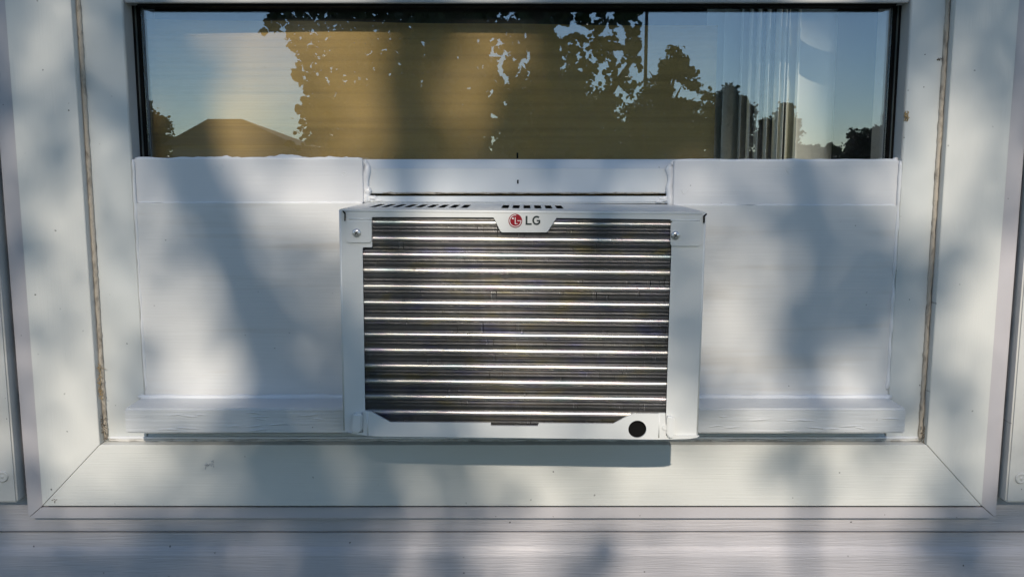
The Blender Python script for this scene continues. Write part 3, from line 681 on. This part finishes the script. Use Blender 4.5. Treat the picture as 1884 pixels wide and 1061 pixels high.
# ------------------------------------------------------------------ small debris
def debris(u0, u1, v0, v1, n, Y, mats, label, cat, L0, L1, rr):
    rn_ = random.Random(u0); bm = bmesh.new()
    for _ in range(n):
        p = P(rn_.uniform(u0,u1), rn_.uniform(v0,v1), Y); d = Vector((rn_.gauss(0,.5), rn_.gauss(0,.25), rn_.gauss(0,1))).normalized()*rn_.uniform(L0,L1)
        q = p + d*.5 + Vector((rn_.gauss(0,.001), -abs(rn_.gauss(0,.001)), 0))
        add_tube(bm, [p, q, p+d], [rr, rr*.9, rr*.4], 5)
    return tag(link(cat, bm, mats), label, cat, None, 'stuff')
debris(178,186,672,735,46, Y_CAS+.008, M['straw'], 'dry straw bits caught in the dirty caulk line', 'straw_debris', .003,.012,.0004)
debris(180,196,765,812,50, Y_CAS+.010, M['web'], 'grey dirt gathered in the corner of the casing below the straw', 'corner_dirt', .001,.005,.0006)
debris(1694,1708,785,818,60, Y_CAS+.010, M['web'], 'grey cobweb dirt in the casing corner on the drain hole side', 'corner_dirt', .001,.005,.0006)
debris(1664,1672,208,222,26, Y_JAMB-.001, M['straw'], 'small brown insect nest on the frame beside the glass', 'insect_nest', .001,.004,.0008)

debris(376,396,846,858,16, Y_CAS-.0003, M['scuff'], 'small grey scuff on the casing below the ledge', 'scuff_mark', .002,.006,.0005)
debris(98,106,917,922,5, Y_CAS-.0003, M['web'], 'tiny dark fleck at the mitred lower corner of the casing', 'dirt_fleck', .002,.004,.0005)
debris(1724,1731,107,112,5, Y_JAMB-.0006, M['web'], 'tiny black dead insect on the frame above the brown nest', 'dead_insect', .002,.004,.0006)
debris(1722,1730,313,319,6, Y_JAMB-.0006, M['web'], 'tiny dark clump of dirt on the frame below the brown nest', 'dirt_clump', .002,.004,.0006)
# ------------------------------------------------------------------ trees: one mirrored in the glass, an added one softening the shade on the window
TE = math.tan(SUN_EL)
SH = ["544721222745899998116666","544721222745899998115556","665731122756899998115346","553743445677899998124235",
      "544363102223544331764313","434475310112455535766302","533449655211145552477741","542418864321355522777511",
      "322505866531145532754621","311413888741024452642542","311436889830001433332353","411157888765321111222244",
      "666677777653222111112357","888877776553252110111376"]
SHG = [[float(c) for c in r_] for r_ in SH]
def nb(j, i): return SHG[min(max(j,0),13)][min(max(i,0),23)]
SHG = [[min(9., max(0., SHG[j][i] + 1.0*(SHG[j][i] - (nb(j-1,i)+nb(j+1,i)+nb(j,i-1)+nb(j,i+1))/4))) for i in range(24)] for j in range(14)]
def shade(u, v):
    c = u/78.5-.5; r_ = v/75.8-.5
    if c < -1.5 or c > 24.5 or r_ < -1.5 or r_ > 14.5: return None
    c = min(max(c, 0), 22.999); r_ = min(max(r_, 0), 12.999); i, j = int(c), int(r_); a, b = c-i, r_-j
    g_ = lambda jj, ii: SHG[jj][ii]
    return ((g_(j,i)*(1-a)+g_(j,i+1)*a)*(1-b) + (g_(j+1,i)*(1-a)+g_(j+1,i+1)*a)*b)/9
def leaf(V, Fc, p, rn_, L=.085, W=.058):
    d = Vector((rn_.gauss(0,1), rn_.gauss(0,1), rn_.gauss(-.5,.8))).normalized(); s = d.orthogonal(); s.rotate(Matrix.Rotation(rn_.uniform(0,6.28), 3, d)); nrm = d.cross(s)
    k = rn_.uniform(.7,1.25); L *= k; W *= k; b = len(V)
    pts = [(-.5,0,0),(-.22,.42,.10),(.12,.5,.12),(.5,0,-.06),(.12,-.5,.12),(-.22,-.42,.10)]
    for a, c, h in pts: V.append(tuple(p + d*(a*L) + s*(c*W) + nrm*(h*W)))
    Fc.append((b,b+1,b+2,b+3)); Fc.append((b,b+3,b+4,b+5))
def foliage(name, V, Fc, mat, parent):
    me = bpy.data.meshes.new(name); me.from_pydata(V, [], Fc); me.materials.append(mat); me.update()
    o = bpy.data.objects.new(name, me); C.objects.link(o); adopt(o, parent); o['kind'] = 'stuff'; return o
def mirror_uv(p): return proj((p.x, 2*Y_GLASS - p.y, p.z))
rt = random.Random(11)
tree = thing('maple_tree', (.35,-5.6,-.02), 'large leafy tree mirrored in the glass, shading the window', 'tree')
V, Fc, V2, F2 = [], [], [], []
# leaves placed by the shade map to cast the dapple on the wall
cnt = 0
LL, LW = .060, .044
leafarea = LL*LW*.62*.5*1.03
cell = 24; res = 0.0; row = 0
v = -1.5*75.8
while v < 15.5*75.8:
    us = [(-1.5*78.5 + i*cell) for i in range(int(27*78.5/cell))]
    if row % 2: us = us[::-1]
    row += 1
    for u in us:
        s = shade(u, v); s = .5 if s is None else s
        tau = -math.log(1-min(.95, s*.98))*1.15
        res += tau*(cell/F*1.32)**2*math.cos(SUN_EL)/leafarea*rt.uniform(.6,1.4)
        while res > .5:
            res -= 1
            w = P(u + rt.uniform(-.8,.8)*cell, v + rt.uniform(-.8,.8)*cell, 1.32); far_ = rt.random() < .86
            d = rt.uniform(7.4, 10.2) if far_ else rt.uniform(5.8, 7.4)
            leaf(V2 if far_ else V, F2 if far_ else Fc, w + Vector((0,-d,d*TE)), rt, LL, LW)
    v += cell
# the rest of the crown, thinned where the photograph's mirror image shows sky
cen = Vector((-.45,-5.2,4.2)); rad = Vector((2.1,2.1,2.9)); want = 56000; tries = 0
clumps = [Vector((rt.uniform(-1,1), rt.uniform(-1,1), rt.uniform(-1,1))) for _ in range(800)]
clumps = [Vector((cen.x+c.x*rad.x, cen.y+c.y*rad.y, cen.z+c.z*rad.z)) for c in clumps if c.length < 1]
n0 = 0
while n0 < want and tries < 700000:
    tries += 1
    c = rt.choice(clumps); p = c + Vector((rt.gauss(0,.24), rt.gauss(0,.24), rt.gauss(0,.2)))
    d = 1.32 - p.y; w = Vector((p.x, 1.32, p.z - d*TE)); uu, vv = proj(w)
    if -118 < uu < 2002 and -114 < vv < 1175: continue
    mu, mv = mirror_uv(p)
    if -200 < mv < 320:
        lim = 545 + 55*mnoise.noise((mv*.02, 3, 0)) - (60 if mv < 60 else 0)
        if mu < lim: continue
        if mu > 1178 - max(0, mv-170)*.2: continue
        if mu > 900 and mnoise.noise((mu*.045, mv*.045, 4)) + .5*mnoise.noise((mu*.13, mv*.13, 7)) > .15 - .10*min(1, (mu-900)/250): continue
        if mu > 700 and mnoise.noise((mu*.07, mv*.07, 9)) > .42: continue
    leaf(V, Fc, p, rt, .062, .046); n0 += 1
foliage('crown', V, Fc, M['leaf'], tree)
bm = bmesh.new()
T0 = Vector((.42,-6.4,-.05))
trunk_top = Vector((.30,-6.0,2.7))
add_tube(bm, [T0, Vector((.44,-6.3,.5)), Vector((.40,-6.15,1.6)), trunk_top, Vector((.0,-5.7,3.6)), Vector((-1.2,-5.6,4.2)), Vector((-1.6,-5.4,6.0))], [.24,.18,.16,.14,.10,.07,.03], 10)
link('trunk', bm, M['bark'], tree, True)
def limb(pts, rads):
    bm = bmesh.new(); add_tube(bm, pts, rads, 8); link('limb', bm, M['bark'], tree, True)
def sunpt(u, v, d, Y=1.32):
    w = P(u, v, Y); return w + Vector((0,-d,d*TE))
limb([Vector((-.05,-5.75,3.45)), sunpt(600,1000,5.6), sunpt(478,610,5.3), sunpt(420,455,5.15), sunpt(352,300,5.0), sunpt(300,100,4.9), sunpt(250,-300,4.8)], [.06,.040,.040,.040,.042,.036,.02])
limb([Vector((.1,-5.85,3.3)), sunpt(800,700,6.5), sunpt(742,330,6.4), sunpt(730,150,6.3), sunpt(735,-50,6.2), sunpt(760,-300,6.1)], [.04,.004,.028,.032,.03,.02])
limb([trunk_top, sunpt(1500,1250,6.9), sunpt(1475,760,6.7), sunpt(1480,560,6.6), sunpt(1500,400,6.5), sunpt(1450,150,6.4), sunpt(1420,-300,6.3)], [.05,.012,.012,.016,.022,.02,.02])
limb([Vector((.40,-6.15,1.7)), Vector((.9,-5.8,2.2)), Vector((1.15,-5.4,2.6))], [.06,.035,.01])
limb([Vector((.40,-6.2,1.8)), Vector((-.6,-5.6,2.3)), Vector((-1.7,-5.1,2.6))], [.07,.04,.012])

tall = thing('added_tall_tree', (-.9,-9.6,-.02), 'added tall tree beyond the large leafy tree, its unseen crown softening the dappled shade', 'tree')  # unseen tree added so its distant leaves blur the dapples
n0 = 0; c2 = Vector((-.6,-9.2,7.0)); r2_ = Vector((3.0,2.6,2.6)); rk = random.Random(21)
cl2 = [Vector((c2.x+a*r2_.x, c2.y+b*r2_.y, c2.z+c*r2_.z)) for a, b, c in ((rk.uniform(-1,1), rk.uniform(-1,1), rk.uniform(-1,1)) for _ in range(300)) if a*a+b*b+c*c < 1]
while n0 < 12000:
    c = rk.choice(cl2); p = c + Vector((rk.gauss(0,.3), rk.gauss(0,.3), rk.gauss(0,.25))); n0 += 1
    d = 1.32 - p.y; uu, vv = proj(Vector((p.x, 1.32, p.z - d*TE)))
    if -118 < uu < 2002 and -114 < vv < 1175: continue
    mu, mv = mirror_uv(p)
    if mv > -20: continue
    leaf(V2, F2, p, rk, .09, .065)
foliage('crown', V2, F2, M['leaf2'], tall)
bm = bmesh.new()
add_tube(bm, [(-.9,-9.6,-.1),(-.88,-9.6,1.5),(-.95,-9.5,3.2),(-1.2,-9.4,4.6),(-1.8,-9.2,6.2),(-2.0,-9.0,8.5)], [.28,.22,.19,.15,.10,.03], 10)
add_tube(bm, [(-.95,-9.5,3.2),(.2,-9.4,4.4),(1.6,-9.2,5.6),(1.9,-9.1,7.4)], [.13,.09,.06,.02], 8)
link('trunk', bm, M['bark'], tall, True)

def far_tree(name, label, u0, u1, vtop, Z, mat, n, lsz, lacy=0., vbot=300, group='trees mirrored behind the lawn'):
    y = 2*Y_GLASS - Z; xc = ((u0+u1)/2-942)/F*Z; hw = (u1-u0)/2/F*Z; top = ZC + (305.5-vtop)/F*Z; bot = ZC + (305.5-vbot)/F*Z - .6
    tr = thing(name, (xc, y, -.02), label, 'tree', group)
    V, Fc = [], []; rr = random.Random(int(u0)); hz = (top-bot)/2; cz = (top+bot)/2
    cl = []
    for _ in range(90):
        c = Vector((rr.gauss(0,1), rr.gauss(0,1), rr.gauss(0,1))).normalized()*rr.uniform(.25,1)**.6
        cl.append(Vector((xc+c.x*hw*.86, y+c.y*hw*.86, cz+c.z*hz*.9)))
    sg = max(.10*hw, lsz*.8)
    for _ in range(n):
        c = rr.choice(cl); p = c + Vector((rr.gauss(0,sg), rr.gauss(0,sg), rr.gauss(0,sg*.7)))
        if lacy and mnoise.noise((p.x*1.4, p.z*1.8, 2)) > lacy: continue
        leaf(V, Fc, p, rr, lsz, lsz*.7)
    foliage('crown', V, Fc, mat, tr)
    bm = bmesh.new(); add_tube(bm, [(xc,y,-.1),(xc+.05,y,cz*.5),(xc-.05,y,cz),(xc,y,top-hz*.3)], [hw*.12+.04,hw*.09+.03,hw*.06+.02,.02], 8)
    for k in range(5):
        a = k*1.3; add_tube(bm, [(xc,y,cz-hz*.5+k*hz*.15), (xc+math.cos(a)*hw*.45, y+math.sin(a)*hw*.45, cz+hz*.1*k), (xc+math.cos(a)*hw*.75, y+math.sin(a)*hw*.75, cz+hz*(.1+.12*k))], [hw*.05+.01,hw*.03+.01,.01], 6)
    link('trunk', bm, M['bark'], tr, True); return tr
far_tree('lacy_tree', 'tall lacy tree mirrored in the glass beside the thin pole', 1165, 1288, 58, 26, M['leaf2'], 9000, .11, .16, 300)
far_tree('bushy_tree', 'dense rounded tree mirrored behind the blind slats next to the cardboard', 1270, 1392, 148, 30, M['leaf2'], 10000, .13)
far_tree('bushy_tree', 'smaller round tree mirrored in the middle of the blind slats', 1385, 1466, 183, 33, M['leaf2'], 7000, .13)
far_tree('low_tree', 'low dark tree mirrored in the glass near the side channel, clear of the blinds', 1545, 1668, 222, 34, M['leaf2'], 9000, .13)
far_tree('low_tree', 'dark round tree mirrored over the cardboard beside a shed roof', 195, 332, 184, 30, M['leaf2'], 10000, .13)
far_tree('bushy_tree', 'broad dark tree mirrored behind the large leafy tree', 900, 1150, 130, 36, M['leaf2'], 14000, .18)
far_tree('bushy_tree', 'dense shrubby tree mirrored below the tall lacy tree', 1110, 1312, 172, 31, M['leaf2'], 12000, .14)
far_tree('bushy_tree', 'dark spreading tree mirrored over the sunlit cardboard beyond the shed', 560, 860, 150, 38, M['leaf2'], 14000, .2)
# neighbouring shed whose low roof shows over the cardboard
Zs = 28; ys = 2*Y_GLASS - Zs
def sx_(u): return (u-942)/F*Zs
def sz_(v): return ZC + (305.5-v)/F*Zs
shed = thing('garden_shed', (sx_(420), ys-1.5, -.02), 'shed with a dark hipped roof mirrored over the cardboard', 'shed')
bx0, bx1 = sx_(310), sx_(545); ze = sz_(268)
box('wall', bx0+.15, bx1-.15, ys-3.0, ys-.25, -.05, ze+.02, M['shedwall'], shed)
bm = bmesh.new(); rz = sz_(217)
pv = [bm.verts.new(p) for p in ((bx0-.1,ys,ze),(bx1+.1,ys,ze),(bx1+.1,ys-3.2,ze),(bx0-.1,ys-3.2,ze),(sx_(360),ys-1.6,rz),(sx_(425),ys-1.6,rz))]
for f in ((0,1,5,4),(1,2,5),(2,3,4,5),(3,0,4),(0,3,2,1)): bm.faces.new([pv[i] for i in f])
bmesh.ops.recalc_face_normals(bm, faces=bm.faces); link('roof', bm, M['roof'], shed)
dr = box('door', sx_(420)-.45, sx_(420)+.45, ys-.25, ys-.20, 0, 1.5, M['pole'], shed)
box('handle', sx_(420)+.34, sx_(420)+.37, ys-.2, ys-.16, .75, .9, M['dark'], dr)
# utility pole
Zp = 27; yp = 2*Y_GLASS - Zp; xp = (1182-942)/F*Zp
po = thing('utility_pole', (xp, yp, -.02), 'thin dark pole mirrored in the glass against the sky', 'pole')
bm = bmesh.new(); add_tube(bm, [(xp,yp,-.3),(xp,yp,4),(xp,yp,8.2)], [.06,.052,.045], 12); link('shaft', bm, M['pole'], po, True)
bm = bmesh.new(); add_tube(bm, [(xp-.55,yp-.07,7.6),(xp+.55,yp-.07,7.6)], .04, 6); link('cross_arm', bm, M['pole'], po)
# far wood closing the horizon behind the lawn
V, Fc = [], []; rw = random.Random(5)
for _ in range(15000):
    x = rw.uniform(-75,75); y = -82 + rw.gauss(0,2.5); h = 3.0 + 1.3*mnoise.noise((x*.08,0,0)) + .9*mnoise.noise((x*.3,4,0))
    leaf(V, Fc, Vector((x, y, rw.random()**.7*h)), rw, .75, .6)
me = bpy.data.meshes.new('far_wood'); me.from_pydata(V, [], Fc); me.materials.append(M['leaf2'])
fw = bpy.data.objects.new('far_wood', me); C.objects.link(fw); tag(fw, 'low distant line of woods behind the lawn mirrored in the glass', 'woods', None, 'stuff')
